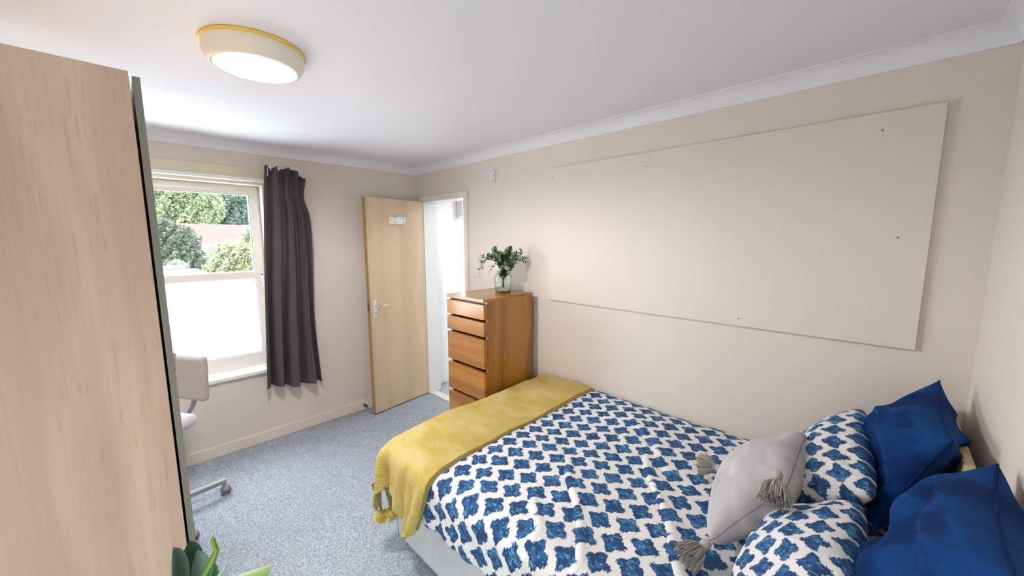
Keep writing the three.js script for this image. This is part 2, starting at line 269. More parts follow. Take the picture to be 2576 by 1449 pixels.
function domeLamp(o, r, diffuserY) { return lathe([[0.001, diffuserY], [r * 0.8, diffuserY + 0.002], [r * 0.95, diffuserY + 0.006], [r, diffuserY + 0.014], [r, diffuserY + 0.03], [0.001, diffuserY + 0.03]]); }
{
  const o = thing('unseen_hall_lamp', 'unseen round white ceiling lamp, placed to brighten the hall beyond the doorway', 'lamp', [3.0, H, -2.7]);  // lamp out of view; it whitens the hall seen through the doorway
  part(o, 'base', cyl(0.15, 0.15, 0.02, 0, -0.01, 0, 40), M.white);
  part(o, 'diffuser', domeLamp(o, 0.14, -0.05), std({ color: 0xffffff, emissive: 0xf4f8ff, emissiveIntensity: 2.0 }));
  const l = new THREE.SpotLight(0xeef4ff, LAMP.hall, 0, 1.5, 0.3); l.position.set(0, -0.07, 0); l.target.position.set(0, -2, 0); l.castShadow = true; l.shadow.radius = 6; l.name = 'unseen_hall_lamp_beam'; o.add(l, l.target);
}
// door frame and the open door
{
  const d = structGroup('door_1', 'pale maple door standing open in a white frame');
  const z0 = DO.z0, z1 = DO.z1, y = DO.y1;
  part(d, 'door_frame', [bx(XR - 0.016, XR + WT + 0.016, 0, y - 0.0005, z0 - 0.03, z0, 0.003), bx(XR - 0.016, XR + WT + 0.016, 0, y - 0.0005, z1, z1 + 0.03, 0.003), bx(XR - 0.017, XR + WT + 0.017, y, y + 0.03, z0 - 0.029, z1 + 0.029, 0.003),
    bx(XR - 0.022, XR, 0, y + 0.0055, z1 + 0.006, z1 + 0.052, 0.003), bx(XR - 0.022, XR, y + 0.006, y + 0.052, z0 - 0.06, z1 + 0.052, 0.003), bx(XR - 0.022, XR, 0, y + 0.0055, z0 - 0.06, z0 - 0.006, 0.003)], M.upvc);
  part(d, 'threshold', bx(XR - 0.01, XR + 0.075, -0.004, 0.008, z0, z1, 0.003), M.upvc);
  const leaf = new THREE.Group(); leaf.name = 'door_leaf'; leaf.position.set(2.132, 0, -3.333); leaf.rotation.y = Math.PI + 0.115; d.add(leaf);   // local +x runs from hinge to free edge, local -z faces the room
  const LW = 0.630;
  part(leaf, 'panel', bx(0.0015, LW - 0.0015, 0.012, 1.99, 0, 0.040), M.maple);
  part(leaf, 'edge_lipping', bx(LW - 0.0015, LW + 0.004, 0.012, 1.99, -0.0006, 0.0406), M.mapleEdge, 'darker lipping along the free edge');
  part(leaf, 'latch_plate', bx(LW + 0.002, LW + 0.006, 0.985, 1.045, 0.008, 0.032), M.brown);
  part(leaf, 'handle_plate', bx(LW - 0.062, LW - 0.026, 0.915, 1.075, -0.009, 0, 0.004), M.satin);
  part(leaf, 'handle_lever', [tube([[LW - 0.044, 1.022, -0.008], [LW - 0.044, 1.022, -0.048], [LW - 0.060, 1.023, -0.056], [LW - 0.150, 1.026, -0.054]], 0.0075, 20, 10), cyl(0.012, 0.012, 0.012, 0, 0, 0, 20).rotateX(Math.PI / 2).translate(LW - 0.044, 1.022, -0.012)], M.chrome);
  part(leaf, 'lock', [cyl(0.011, 0.012, 0.012, 0, 0, 0, 20).rotateX(Math.PI / 2).translate(LW - 0.044, 0.965, -0.013), bx(LW - 0.048, LW - 0.040, 0.955, 0.975, -0.026, -0.016, 0.002)], M.chrome);
  // coat hooks screwed to the door
  const k = thing('coat_hook_rail', 'white board with two chrome coat hooks on the pale maple door', 'coat hooks', [0, 0, 0]);
  k.position.copy(leaf.position); k.rotation.copy(leaf.rotation);
  const a = 0.222, b = 0.402;
  part(k, 'board', bx(a, b, 1.763, 1.829, -0.014, -0.0005, 0.003), M.white);
  for (const x of [b - 0.040, a + 0.045]) {
    const hk = part(k, 'hook', [tube([[x, 1.806, -0.015], [x, 1.802, -0.030], [x, 1.784, -0.030], [x, 1.772, -0.040], [x, 1.776, -0.056], [x, 1.786, -0.060]], 0.0032, 22, 8), tube([[x, 1.806, -0.014], [x, 1.815, -0.035], [x, 1.835, -0.056], [x, 1.848, -0.064]], 0.0032, 18, 8), cyl(0.008, 0.008, 0.004, 0, 0, 0, 14).rotateX(Math.PI / 2).translate(x, 1.800, -0.016)], M.chrome);
  }
  for (const x of [b - 0.022, a + 0.018]) part(k, 'screw', cyl(0.003, 0.003, 0.002, 0, 0, 0, 10).rotateX(Math.PI / 2).translate(x, 1.796, -0.0150), M.aluminium);
}
{
  const o = thing('door_stop', 'small metal door stop on the baseboard beside the open door', 'door stop', [1.485, 0.046, ZB + 0.017]);
  part(o, 'base', cyl(0.013, 0.015, 0.012, 0, 0, 0, 20).rotateX(Math.PI / 2).translate(0, 0, 0.006), M.aluminium);
  part(o, 'shaft', cyl(0.006, 0.006, 0.030, 0, 0, 0, 16).rotateX(Math.PI / 2).translate(0, 0, 0.026), M.aluminium);
  part(o, 'rubber_tip', cyl(0.010, 0.010, 0.012, 0, 0, 0, 20).rotateX(Math.PI / 2).translate(0, 0, 0.046), M.dark);
}

// ---------------------------------------------------------------- outdoors, seen through the window
struct('ground', bx(-60, 80, -3.2, -3.0, -110, 70), std({ color: rgb(214, 214, 208), roughness: 1 }), 'ground far below the window');  // kept pale so it bounces sky light up to the bedroom ceiling
function leafCluster() { const g = []; for (let k = 0; k < 4; k++) { const a = new THREE.PlaneGeometry(1, 0.62, 2, 1), p = a.attributes.position; for (let i = 0; i < p.count; i++) p.setZ(i, -0.35 * Math.abs(p.getX(i))); a.computeVertexNormals(); g.push(a.rotateX(k * 1.3).rotateY(k * 2.1).translate(0.3 * Math.cos(k * 2.4), 0.25 * Math.sin(k * 1.7), 0.3 * Math.sin(k * 2.4))); } return join(g); }
const CL = leafCluster();
function tree(label, x, z, base, lobes, count, leaf, colors, seed) {
  count = Math.round(count * 2.6); leaf *= 0.60;
  const r = rng(seed), o = thing('tree', label, 'tree', [x, -3, z]);
  part(o, 'trunk', [tube([[0, 0, 0], [0.05, (base + 3) * 0.6, 0], [0, base + 3.8, 0.05]], (t) => lerp(0.22, 0.1, t), 12, 8), ...[0, 1, 2, 3].map((k) => tube([[0, base + 2.4, 0], [0.5 * Math.cos(k * 1.7), base + 3.3, 0.5 * Math.sin(k * 1.7)], [0.9 * Math.cos(k * 1.7), base + 4.2, 0.9 * Math.sin(k * 1.7)]], 0.05, 8, 6))], std({ color: rgb(92, 80, 66), roughness: 1 }));
  const m = new THREE.InstancedMesh(CL, phy({ color: 0xffffff, roughness: 1, transmission: 0.4, thickness: 0, specularIntensity: 0.2 }), count), d = new THREE.Object3D(), c = new THREE.Color(), tot = lobes.reduce((s, l) => s + l[3] ** 2, 0);
  for (let i = 0; i < count; i++) {
    let k = r() * tot, l = lobes[0]; for (const q of lobes) { k -= q[3] ** 2; l = q; if (k < 0) break; }
    const u = r() * 2 - 1, t = r() * 6.2832, s = Math.sqrt(1 - u * u), rad = l[3] * (0.72 + 0.34 * r()) * (1 + 0.25 * Math.sin(7 * t + 5 * u + l[0]));
    d.position.set(l[0] + rad * s * Math.cos(t), l[1] + 3 + rad * u * (l[4] ?? 1), l[2] + rad * s * Math.sin(t)); d.rotation.set(r() * 6, r() * 6, r() * 6); d.scale.setScalar(leaf * (0.6 + 0.8 * r())); d.updateMatrix(); m.setMatrixAt(i, d.matrix);
    c.copy(colors[Math.floor(r() * colors.length)]).multiplyScalar(0.85 + 0.3 * r()); m.setColorAt(i, c);
  }
  m.name = 'foliage'; m.userData.kind = 'stuff'; m.castShadow = m.receiveShadow = true; o.add(m);
}
const G = (l) => l.map((a) => { const m = (a[0] + a[1] + a[2]) / 3; return rgb(lerp(a[0], m, 0.35) * 0.82, lerp(a[1], m, 0.35) * 0.82, lerp(a[2], m, 0.35) * 0.82); });
tree('tall pale green tree behind the red roof, its leaves yellowish', 4.6, -56, 0, [[0, 5.6, 0, 2.6], [-2.2, 4.2, 1, 2.2], [1.8, 5.4, 1, 2.0], [0.6, 3.4, 1.5, 2.0], [-1.4, 7.2, 0, 1.8]], 6500, 0.28, G([[148, 160, 104], [126, 146, 100], [168, 172, 120]]), 5);
tree('tall blue green tree behind the red roof at the middle of the window', 9.6, -60, 0, [[0, 5.4, 0, 3.0], [2.2, 5.8, 1, 2.2], [-2.4, 4.6, 1, 2.2], [0.4, 3.4, 1.5, 2.2], [1.6, 3.2, 1, 1.8]], 6500, 0.28, G([[104, 132, 118], [122, 146, 124], [92, 118, 104]]), 6);
tree('dense grey green tree standing left of the red roof', 1.86, -24, -1, [[0, 1.5, 0, 0.72], [-0.2, 0.5, 0.2, 0.75], [0.35, 0.6, 0.1, 0.6], [0.1, -0.5, 0.2, 0.8], [-0.6, 2.0, 0.1, 0.55], [0.2, -1.4, 0, 0.9]], 5200, 0.13, G([[96, 108, 88], [82, 94, 82], [112, 120, 98]]), 7);
tree('small pale shrub like tree in front of the grey green tree', 1.36, -18.6, -2.4, [[0, 0.55, 0, 0.30], [-0.08, 0.15, 0.1, 0.36], [0.12, -0.3, 0.05, 0.42], [0, -1.2, 0, 0.5]], 2400, 0.08, G([[158, 166, 142], [142, 152, 130]]), 8);
tree('rounded yellow green tree at the right of the window view', 2.72, -16.4, -1.2, [[0, 0.85, 0, 0.62], [-0.35, 0.45, 0.2, 0.52], [0.45, 0.55, 0.2, 0.6], [0.1, 0.1, 0.3, 0.6], [-0.7, 0.0, 0, 0.42], [0, -1, 0, 0.9]], 6000, 0.10, G([[176, 166, 104], [150, 152, 100], [166, 168, 122], [134, 146, 104]]), 9);
tree('light yellowish tree rising behind the rounded yellow green tree', 6.6, -31, -1, [[0, 1.6, 0, 0.9], [0.6, 0.9, 0.2, 0.9], [0.2, 0.0, 0.2, 1.1]], 3600, 0.16, G([[164, 166, 116], [146, 158, 118]]), 10);
{
  const o = thing('house', 'distant white house with a long reddish tiled roof among trees', 'house', [7.6, -3, -42]);
  const roofM = std({ color: rgb(66, 45, 44), roughness: 1 }), wallM = std({ color: rgb(150, 146, 138), roughness: 0.9 });
  part(o, 'wall', bx(-4.2, 4.2, 0, 4.5, -3, 3), wallM);
  const roof = new THREE.Shape(); roof.moveTo(-3.35, 0); roof.lineTo(3.35, 0); roof.lineTo(0, 1.62); roof.closePath();
  part(o, 'roof', new THREE.ExtrudeGeometry(roof, { depth: 9, bevelEnabled: false }).rotateY(Math.PI / 2).translate(-4.5, 4.38, 0), roofM);
  for (const [x, y] of [[-2.9, 3.2], [-1.6, 3.2], [0.4, 3.2], [-2.9, 0.9], [-0.4, 0.9], [2.0, 3.2]]) { const w = part(o, 'window', join([ring(x, x + 0.95, y, y + 0.95, 0.08, 2.98, 3.05), bx(x + 0.44, x + 0.51, y, y + 0.95, 2.98, 3.05)]), M.white); part(w, 'pane', bx(x + 0.08, x + 0.87, y + 0.08, y + 0.87, 2.99, 3.01), std({ color: rgb(70, 82, 92), roughness: 0.1 })); }
}
{
  const o = thing('flat_roofed_garage', 'low outbuilding with a flat white roof just below the window', 'outbuilding', [0.1, -3, -12.2]);
  part(o, 'wall', bx(-1.5, 1.15, 0, 3.55, -1.0, 1.0), std({ color: rgb(150, 148, 146), roughness: 0.9 }));
  part(o, 'flat_roof', bx(-1.6, 1.28, 3.55, 3.86, -1.15, 1.15, 0.03), std({ color: rgb(190, 190, 194), roughness: 0.7 }));
  part(o, 'roof_upstand', bx(-1.6, 1.0, 3.86, 3.97, -1.15, -0.95, 0.02), std({ color: rgb(70, 70, 80), roughness: 0.7 }), 'dark upstand along the far edge');
}

// ---------------------------------------------------------------- ceiling light
{
  const o = thing('ceiling_light', 'round drum ceiling light glowing white, with a yellowish rim', 'ceiling light', [0.418, H, -1.765]);
  part(o, 'rim', lathe([[0.001, 0], [0.168, 0], [0.170, -0.004], [0.170, -0.010], [0.166, -0.012], [0.001, -0.012]], 64), std({ color: rgb(232, 196, 84), roughness: 0.4 }), 'yellowish rim against the ceiling');
  part(o, 'drum', lathe([[0.164, -0.012], [0.164, -0.034], [0.158, -0.054], [0.149, -0.067], [0.140, -0.071], [0.134, -0.071], [0.134, -0.060], [0.158, -0.020], [0.158, -0.012]], 72), std({ color: rgb(232, 222, 208), roughness: 0.5 }));
  part(o, 'diffuser', lathe([[0.001, -0.074], [0.110, -0.0735], [0.130, -0.0715], [0.1345, -0.067], [0.1345, -0.05], [0.001, -0.05]], 64), std({ color: 0xffffff, emissive: 0xfff6ea, emissiveIntensity: 2.2 }));
  const l = new THREE.SpotLight(LAMP.color, LAMP.bedroom, 0, 1.52, 0.25); l.position.set(0, -0.085, 0); l.target.position.set(0, -2, 0); l.castShadow = true; l.shadow.radius = 5; l.name = 'ceiling_light_beam'; o.add(l, l.target);
}

// ---------------------------------------------------------------- curtain and its track
{
  const o = thing('curtain_track', 'slim white curtain track running across the top of the window', 'curtain track', [0, 2.066, ZB + 0.045]);
  part(o, 'rail', tube([[-0.5, 0, 0], [0.3, 0, 0], [1.05, 0, 0]], 0.0145, 8, 16), M.white);
  for (const x of [-0.3, 0.35, 0.98]) part(o, 'bracket', bx(x - 0.012, x + 0.012, -0.008, 0.018, -0.045, 0, 0.003), M.white);
  const c = thing('curtain', 'dark charcoal pleated curtain hanging at the right of the window', 'curtain', [0, 0, ZB + 0.108]);
  const fold = (u, y) => {                                       // depth of the folds, sharper and tighter at the heading
    const t = sstep(y, 0.4, 2.0), ph = 2 * Math.PI * (4.1 * u + 0.22 * Math.sin(4 * u + 1.1 * y)), k = Math.sin(ph) + 0.28 * Math.sin(2.1 * ph + 0.8 * y) + 0.10 * t * Math.sin(5.2 * ph + 2);
    return (k < 0 ? 1.25 * k : 0.8 * k) * lerp(0.046, 0.030, t) + 0.016 * n2(u * 4, y * 1.6, 15);
  };
  part(c, 'drape', sheet(220, 150, (u, v) => {
    const hem = lerp(0.475, 0.405, u) + 0.010 * Math.sin(9 * u), top = 2.168 + 0.006 * Math.sin(23 * u) - (u > 0.72 ? 0.06 * sstep(u, 0.72, 1.0) : 0), y = lerp(top, hem, v);
    const L = lerp(0.786, 0.676, Math.pow(v, 0.9)), neck = Math.exp(-(((v - 0.085) / 0.06) ** 2)), R = 1.066 + 0.016 * sstep(v, 0.1, 0.55) - 0.030 * neck + 0.012 * Math.sin(7 * v), w = R - L;
    const s = u + 0.020 * Math.sin(2 * Math.PI * 4.1 * u + 1.0) * (1 - 0.5 * v), pinch = 1 - 0.55 * Math.exp(-(((v - 0.10) / 0.05) ** 2));
    return [L + w * s, y, fold(u, y) * pinch + 0.006 * Math.sin(3 * y + 8 * u) , u * 1.3, y];
  }, 0.003), M.curtain);
  for (const x of [0.818, 0.872, 1.01]) part(c, 'curtain_hook', tube([[x, 2.10, -0.03], [x, 2.158, -0.010], [x + 0.006, 2.166, 0.022], [x + 0.008, 2.148, 0.036], [x + 0.006, 2.14, 0.034]], 0.0045, 14, 8), M.white);
}

// ---------------------------------------------------------------- wardrobe
{
  const z1 = -1.257, z0 = -2.46, x0 = -0.585, x1 = 0.046, h = 2.0, o = thing('wardrobe', 'tall light oak wardrobe with grey edged doors, seen from its side', 'wardrobe', [0, 0, 0]);
  part(o, 'side_panel', bx(x0, x1, 0, h, z1 - 0.018, z1, 0.0015), M.wardrobe);
  part(o, 'side_panel', bx(x0, x1, 0, h, z0, z0 + 0.018, 0.0015), M.wardrobe);
  part(o, 'top_panel', bx(x0, x1 - 0.012, h - 0.04, h - 0.022, z0 + 0.018, z1 - 0.018), M.wardrobe);
  part(o, 'back_panel', bx(x0, x0 + 0.008, 0.02, h - 0.03, z0 + 0.018, z1 - 0.018), M.wardrobe);
  part(o, 'plinth', bx(x0 + 0.02, x1 - 0.03, 0, 0.06, z0 + 0.018, z1 - 0.018), M.wardrobe);
  for (const [a, b] of [[z1 - 0.608, z1 - 0.004], [z0 + 0.004, z1 - 0.612]]) {
    const d = part(o, 'door', bx(x1 + 0.0055, x1 + 0.018, 0.06, h - 0.009, a, b - 0.0015), M.wardrobe);
    part(d, 'edge_strip', [bx(x1 + 0.005, x1 + 0.0185, 0.06, h - 0.008, b - 0.0015, b, 0), bx(x1 + 0.005, x1 + 0.0185, 0.06, h - 0.008, a - 0.0015, a, 0)], M.aluminium, 'grey edging');
    part(d, 'handle', bx(x1 + 0.0175, x1 + 0.024, 1.288, 1.335, b - 0.030, b - 0.012, 0.003), M.chrome);
  }
}

// ---------------------------------------------------------------- office chair
{
  const F = V(-0.86, 0, 0.51), o = thing('office_chair', 'grey swivel office chair half hidden behind the wardrobe, under the window', 'chair', [-0.020, 0, -2.87]);
  o.rotation.y = Math.atan2(F.x, F.z);                            // local +z is where the sitter faces
  const slab = (w, h, d, r, curve, rake) => { const g = new RoundedBoxGeometry(w, h, d, 6, r), p = g.attributes.position; for (let i = 0; i < p.count; i++) { const x = p.getX(i), y = p.getY(i); const c = 1 - 0.10 * (y / h + 0.5) * Math.abs(x / w) * 2; p.setXYZ(i, x * c, y, p.getZ(i) + curve * x * x + rake * y - 0.25 * (y * y)); } g.computeVertexNormals(); return g; };
  part(o, 'backrest', slab(0.40, 0.265, 0.055, 0.026, 0.55, -0.10).translate(0, 0.800, -0.245), M.chairCloth);
  part(o, 'back_bar', tube([[0, 0.72, -0.278], [0, 0.64, -0.285], [0, 0.60, -0.272], [0, 0.525, -0.19], [0, 0.500, -0.06]], 0.014, 30, 12), M.chairPlastic);
  const seat = new RoundedBoxGeometry(0.44, 0.075, 0.42, 6, 0.036), sp = seat.attributes.position; for (let i = 0; i < sp.count; i++) { const x = sp.getX(i), z = sp.getZ(i); sp.setXYZ(i, x * (1 - 0.5 * Math.max(0, -z) ** 2 * 4), sp.getY(i) + 0.3 * x * x, z); } seat.computeVertexNormals();
  part(o, 'seat', seat.translate(0, 0.575, 0.045), M.chairShell);
  part(o, 'seat_shell', new THREE.SphereGeometry(0.225, 32, 12, 0, Math.PI * 2, Math.PI / 2, Math.PI / 2).scale(1, 0.32, 1).translate(0, 0.555, 0.015), M.chairShell, 'pale underside shell of the seat');
  part(o, 'gas_column', [cyl(0.022, 0.022, 0.38, 0, 0.31, 0), cyl(0.03, 0.034, 0.10, 0, 0.14, 0)], M.chairPlastic);
  const toCaster = V(0.342, 0, -0.036).applyAxisAngle(V(0, 1, 0), -o.rotation.y), a0 = Math.atan2(toCaster.x, toCaster.z), R = 0.335;
  part(o, 'hub', cyl(0.045, 0.05, 0.06, 0, 0.10, 0), M.chairPlastic);
  for (let k = 0; k < 5; k++) {
    const a = a0 + k * Math.PI * 0.4, leg = new RoundedBoxGeometry(0.036, 0.026, R, 2, 0.005).translate(0, 0.088, R / 2 + 0.012).rotateY(a);
    part(o, 'leg', leg, M.chairPlastic);
    const c = part(o, 'caster', [cyl(0.026, 0.026, 0.016, 0, 0, 0, 24).rotateZ(Math.PI / 2).translate(-0.013, 0.026, R + 0.006).rotateY(a), cyl(0.026, 0.026, 0.016, 0, 0, 0, 24).rotateZ(Math.PI / 2).translate(0.013, 0.026, R + 0.006).rotateY(a)], M.caster);
    part(c, 'caster_hood', [new THREE.SphereGeometry(0.030, 20, 10, 0, Math.PI * 2, 0, Math.PI / 2).translate(0, 0.030, R + 0.006).rotateY(a), cyl(0.008, 0.008, 0.06, 0, 0.06, R + 0.002, 12).rotateY(a)], M.chairPlastic);
  }
}

// ---------------------------------------------------------------- chest of drawers
{
  const x0 = 1.605, x1 = 2.085, z0 = -2.235, z1 = -1.835, h = 1.23, o = thing('chest_of_drawers', 'tall narrow honey oak chest of drawers between doorway and bed', 'chest of drawers', [0, 0, 0]);
  const fx = x0 + 0.034;                                         // front of the carcass; drawer fronts stand proud of it
  part(o, 'side_panel', bx(fx, x1, 0, h - 0.02, z1 - 0.02, z1, 0.001), M.chest);
  part(o, 'side_panel', bx(fx, x1, 0, h - 0.02, z0, z0 + 0.02, 0.001), M.chest);
  part(o, 'back_panel', bx(x1 - 0.012, x1, 0.03, h - 0.02, z0 + 0.02, z1 - 0.02), M.chest);
  part(o, 'top_panel', bx(x0, x1 - 0.090, h - 0.02, h, z0 - 0.001, z1 + 0.001, 0.0015), M.chestAcross);
  part(o, 'top_back_strip', bx(x1 - 0.0875, x1, h - 0.02, h, z0 - 0.001, z1 + 0.001, 0.0015), M.chestAcross, 'strip behind the hinge line of the top');
  const ys = [[1.094, 1.192], [0.980, 1.076], [0.758, 0.959], [0.535, 0.733], [0.312, 0.510], [0.065, 0.287]];
  for (const [a, b] of ys) {
    const d = part(o, 'drawer', bx(x0, x0 + 0.030, a, b, z0, z1, 0.0012), M.chestAcross);
    part(d, 'drawer_box', bx(x0 + 0.030, fx + 0.30, a + 0.012, b - 0.03, z0 + 0.023, z1 - 0.023), M.chest);
  }
  part(o, 'rail', bx(fx + 0.004, fx + 0.05, 1.194, 1.21, z0 + 0.02, z1 - 0.02), M.chest);
  part(o, 'plinth', bx(fx + 0.02, fx + 0.035, 0, 0.06, z0 + 0.02, z1 - 0.02), M.chest);
}

// ---------------------------------------------------------------- glass jar and greenery
const JAR = [1.975, 1.2305, -2.03];
{
  const o = thing('glass_jar', 'clear ribbed glass jar with a little water on the chest of drawers', 'vase', JAR), pr = [], N = 72;
  const out = [[0.001, 0], [0.050, 0], [0.058, 0.006], [0.062, 0.020], [0.066, 0.05], [0.067, 0.085], [0.065, 0.108], [0.057, 0.128], [0.045, 0.140], [0.041, 0.147], [0.043, 0.153], [0.045, 0.157]], inn = out.slice(1).map(([r, y]) => [r - 0.004, Math.max(y, 0.006)]).reverse();
  const g = lathe([...out, ...inn, [0.001, 0.006]], N), p = g.attributes.position;
  for (let i = 0; i < p.count; i++) { const x = p.getX(i), y = p.getY(i), z = p.getZ(i), a = Math.atan2(z, x), k = 1 + 0.045 * Math.pow(Math.abs(Math.cos(5 * a)), 0.6) * sstep(y, 0.01, 0.03) * (1 - sstep(y, 0.12, 0.145)); p.setXYZ(i, x * k, y, z * k); }
  g.computeVertexNormals(); part(o, 'jar', g, M.jar);
  part(o, 'water', lathe([[0.001, 0.0075], [0.050, 0.0075], [0.0565, 0.018], [0.0595, 0.034], [0.001, 0.034]], 48), phy({ color: 0xe8f4ec, transmission: 1, thickness: 0.05, roughness: 0, ior: 1.33, attenuationColor: rgb(218, 226, 216), attenuationDistance: 0.3 }));
}
function leafGeo(L, W, bend, cup = 0.25, tip = 1.3, blunt = 0.9) { return sheet(12, 4, (u, v) => { const w = W * Math.pow(Math.sin(Math.PI * Math.pow(u, 1 / tip)), blunt) * 0.5, s = v * 2 - 1; return [s * w, L * u * (1 - 0.25 * Math.abs(bend) * u), bend * L * u * u + cup * w * s * s * 1.2, s, u]; }); }
function put(g, at, dir, roll = 0) { const q = new THREE.Quaternion().setFromUnitVectors(V(0, 1, 0), V(...dir).normalize()); return g.clone().rotateY(roll).applyQuaternion(q).translate(...at); }
function sprig(name, label, path, spec) {
  const o = thing(name, label, 'greenery', JAR), c = new THREE.CatmullRomCurve3(path.map((p) => V(...p))), r = rng(spec.seed);
  part(o, 'stem', tube(path, (t) => lerp(0.0022, 0.0009, t), 30, 6), M.stem);
  for (let k = 0; k < (spec.twigs ?? 0); k++) {                   // short side twigs with a few leaves each
    const t = lerp(0.45, 0.92, (k + 0.5) / spec.twigs), p = c.getPointAt(t), d = c.getTangentAt(t).multiplyScalar(0.7).add(V((r() - 0.5) * 1.8, r() * 0.9 - 0.1, (r() - 0.5) * 1.8)).normalize(), e = p.clone().addScaledVector(d, 0.045 + 0.02 * r());
    part(o, 'twig', rod(p.toArray(), e.toArray(), 0.0009, 6), M.stem);
    for (let i = 0; i < 6; i++) { const q = p.clone().lerp(e, 0.35 + 0.13 * i), w = d.clone().multiplyScalar(0.5).add(V(r() - 0.5, r() - 0.4, r() - 0.5).multiplyScalar(1.6)); part(o, 'leaf', put(leafGeo(spec.L * 0.75 * (0.8 + 0.4 * r()), spec.W * 0.75, spec.bend * (r() - 0.3), 0.3, spec.tip ?? 1.2), q.toArray(), w.toArray(), r() * 6.28), spec.mats[Math.floor(r() * spec.mats.length)]); }
  }
  for (let i = 0; i < spec.n; i++) {
    const t = lerp(spec.from, 1, i / (spec.n - 1)), p = c.getPointAt(t), d = c.getTangentAt(t), sgn = i % 2 ? 1 : -1, side = V(d.y, -d.x, 0).multiplyScalar(0.7).add(V(-0.7 * d.z + 0.4, 0, -0.5)).normalize().multiplyScalar(sgn);
    const dir = d.clone().multiplyScalar(spec.fwd).add(side).add(V((r() - 0.5) * spec.rand, (r() - 0.5) * spec.rand, (r() - 0.5) * spec.rand)), k = (1 - 0.35 * t) * (0.8 + 0.4 * r());
    part(o, 'leaf', put(leafGeo(spec.L * k, spec.W * k, spec.bend * (r() - 0.3), 0.3, spec.tip ?? 1.2), p.toArray(), dir.toArray(), r() * 6.28), spec.mats[Math.floor(r() * spec.mats.length)]);
  }
}
// R points right in the photograph, D points away from the viewer (both level)
const RT = [0.72, 0.69], DP = [0.69, -0.72], at3 = (a, y, b = 0) => [a * RT[0] + b * DP[0], y, a * RT[1] + b * DP[1]];
const neck = (k) => at3(0.008 * Math.cos(k * 2), 0.148, 0.008 * Math.sin(k * 2)), foot = (k) => at3(0.006 * Math.cos(k * 1.7), 0.022, 0.006 * Math.sin(k * 1.7));
sprig('fern_sprig', 'fine fern sprig drooping out of the jar towards the doorway', [foot(1), neck(1), at3(-0.06, 0.235), at3(-0.12, 0.245), at3(-0.158, 0.21), at3(-0.165, 0.175)], { n: 34, from: 0.36, L: 0.042, W: 0.015, fwd: 0.5, rand: 0.3, bend: 0.6, seed: 1, twigs: 4, mats: [M.leafOlive, M.leafMid] });
sprig('fern_sprig', 'fine fern sprig arching out of the jar towards the bed', [foot(2), neck(2), at3(0.06, 0.22), at3(0.11, 0.25), at3(0.15, 0.248), at3(0.172, 0.232)], { n: 34, from: 0.36, L: 0.046, W: 0.016, fwd: 0.6, rand: 0.3, bend: 0.5, seed: 2, twigs: 4, mats: [M.leafOlive, M.leafDeep] });
sprig('eucalyptus_sprig', 'tallest eucalyptus sprig with round grey leaves, upright in the jar', [foot(3), neck(3), at3(0.015, 0.24), at3(0.032, 0.285), at3(0.036, 0.315)], { n: 26, from: 0.36, L: 0.050, W: 0.046, fwd: 0.5, rand: 0.9, bend: 0.3, seed: 3, twigs: 6, mats: [M.leafGrey, M.leafMid, M.leafOlive], tip: 1 });
sprig('eucalyptus_sprig', 'eucalyptus sprig with grey round leaves leaning from the jar towards the door', [foot(4), neck(4), at3(-0.03, 0.22), at3(-0.075, 0.262), at3(-0.105, 0.272)], { n: 26, from: 0.34, L: 0.048, W: 0.042, fwd: 0.5, rand: 0.9, bend: 0.3, seed: 4, twigs: 7, mats: [M.leafGrey, M.leafMid, M.leafOlive], tip: 1 });
sprig('lavender_sprig', 'dark bluish pointed sprig between the two eucalyptus sprigs', [foot(5), neck(5), at3(-0.022, 0.235), at3(-0.035, 0.285)], { n: 18, from: 0.60, L: 0.042, W: 0.017, fwd: 1.8, rand: 0.5, bend: 0.2, seed: 5, mats: [M.leafBlue] });
sprig('leafy_sprig', 'dark broad leaved sprig filling the mouth of the jar', [foot(6), neck(6), at3(0.0, 0.205, -0.02), at3(0.012, 0.245, -0.03)], { n: 26, from: 0.30, L: 0.084, W: 0.056, fwd: 0.6, rand: 1.0, bend: 0.5, seed: 6, twigs: 5, mats: [M.leafDeep, M.leafOlive] });
sprig('rose_leaf_sprig', 'sprig with wide pale green leaves beside the fern towards the bed', [foot(7), neck(7), at3(0.04, 0.20, -0.02), at3(0.072, 0.225, -0.02), at3(0.098, 0.240, -0.01)], { n: 24, from: 0.36, L: 0.062, W: 0.052, fwd: 0.5, rand: 0.9, bend: 0.4, seed: 7, twigs: 6, mats: [M.leafGrey, M.leafOlive, M.leafMid], tip: 1 });
sprig('trailing_sprig', 'thin trailing sprig hanging below the others on the doorway side', [foot(8), neck(8), at3(-0.05, 0.21, -0.02), at3(-0.085, 0.18, -0.02), at3(-0.108, 0.145, -0.02)], { n: 9, from: 0.55, L: 0.024, W: 0.016, fwd: 0.5, rand: 0.5, bend: 0.3, seed: 8, mats: [M.leafOlive, M.leafBlue] });

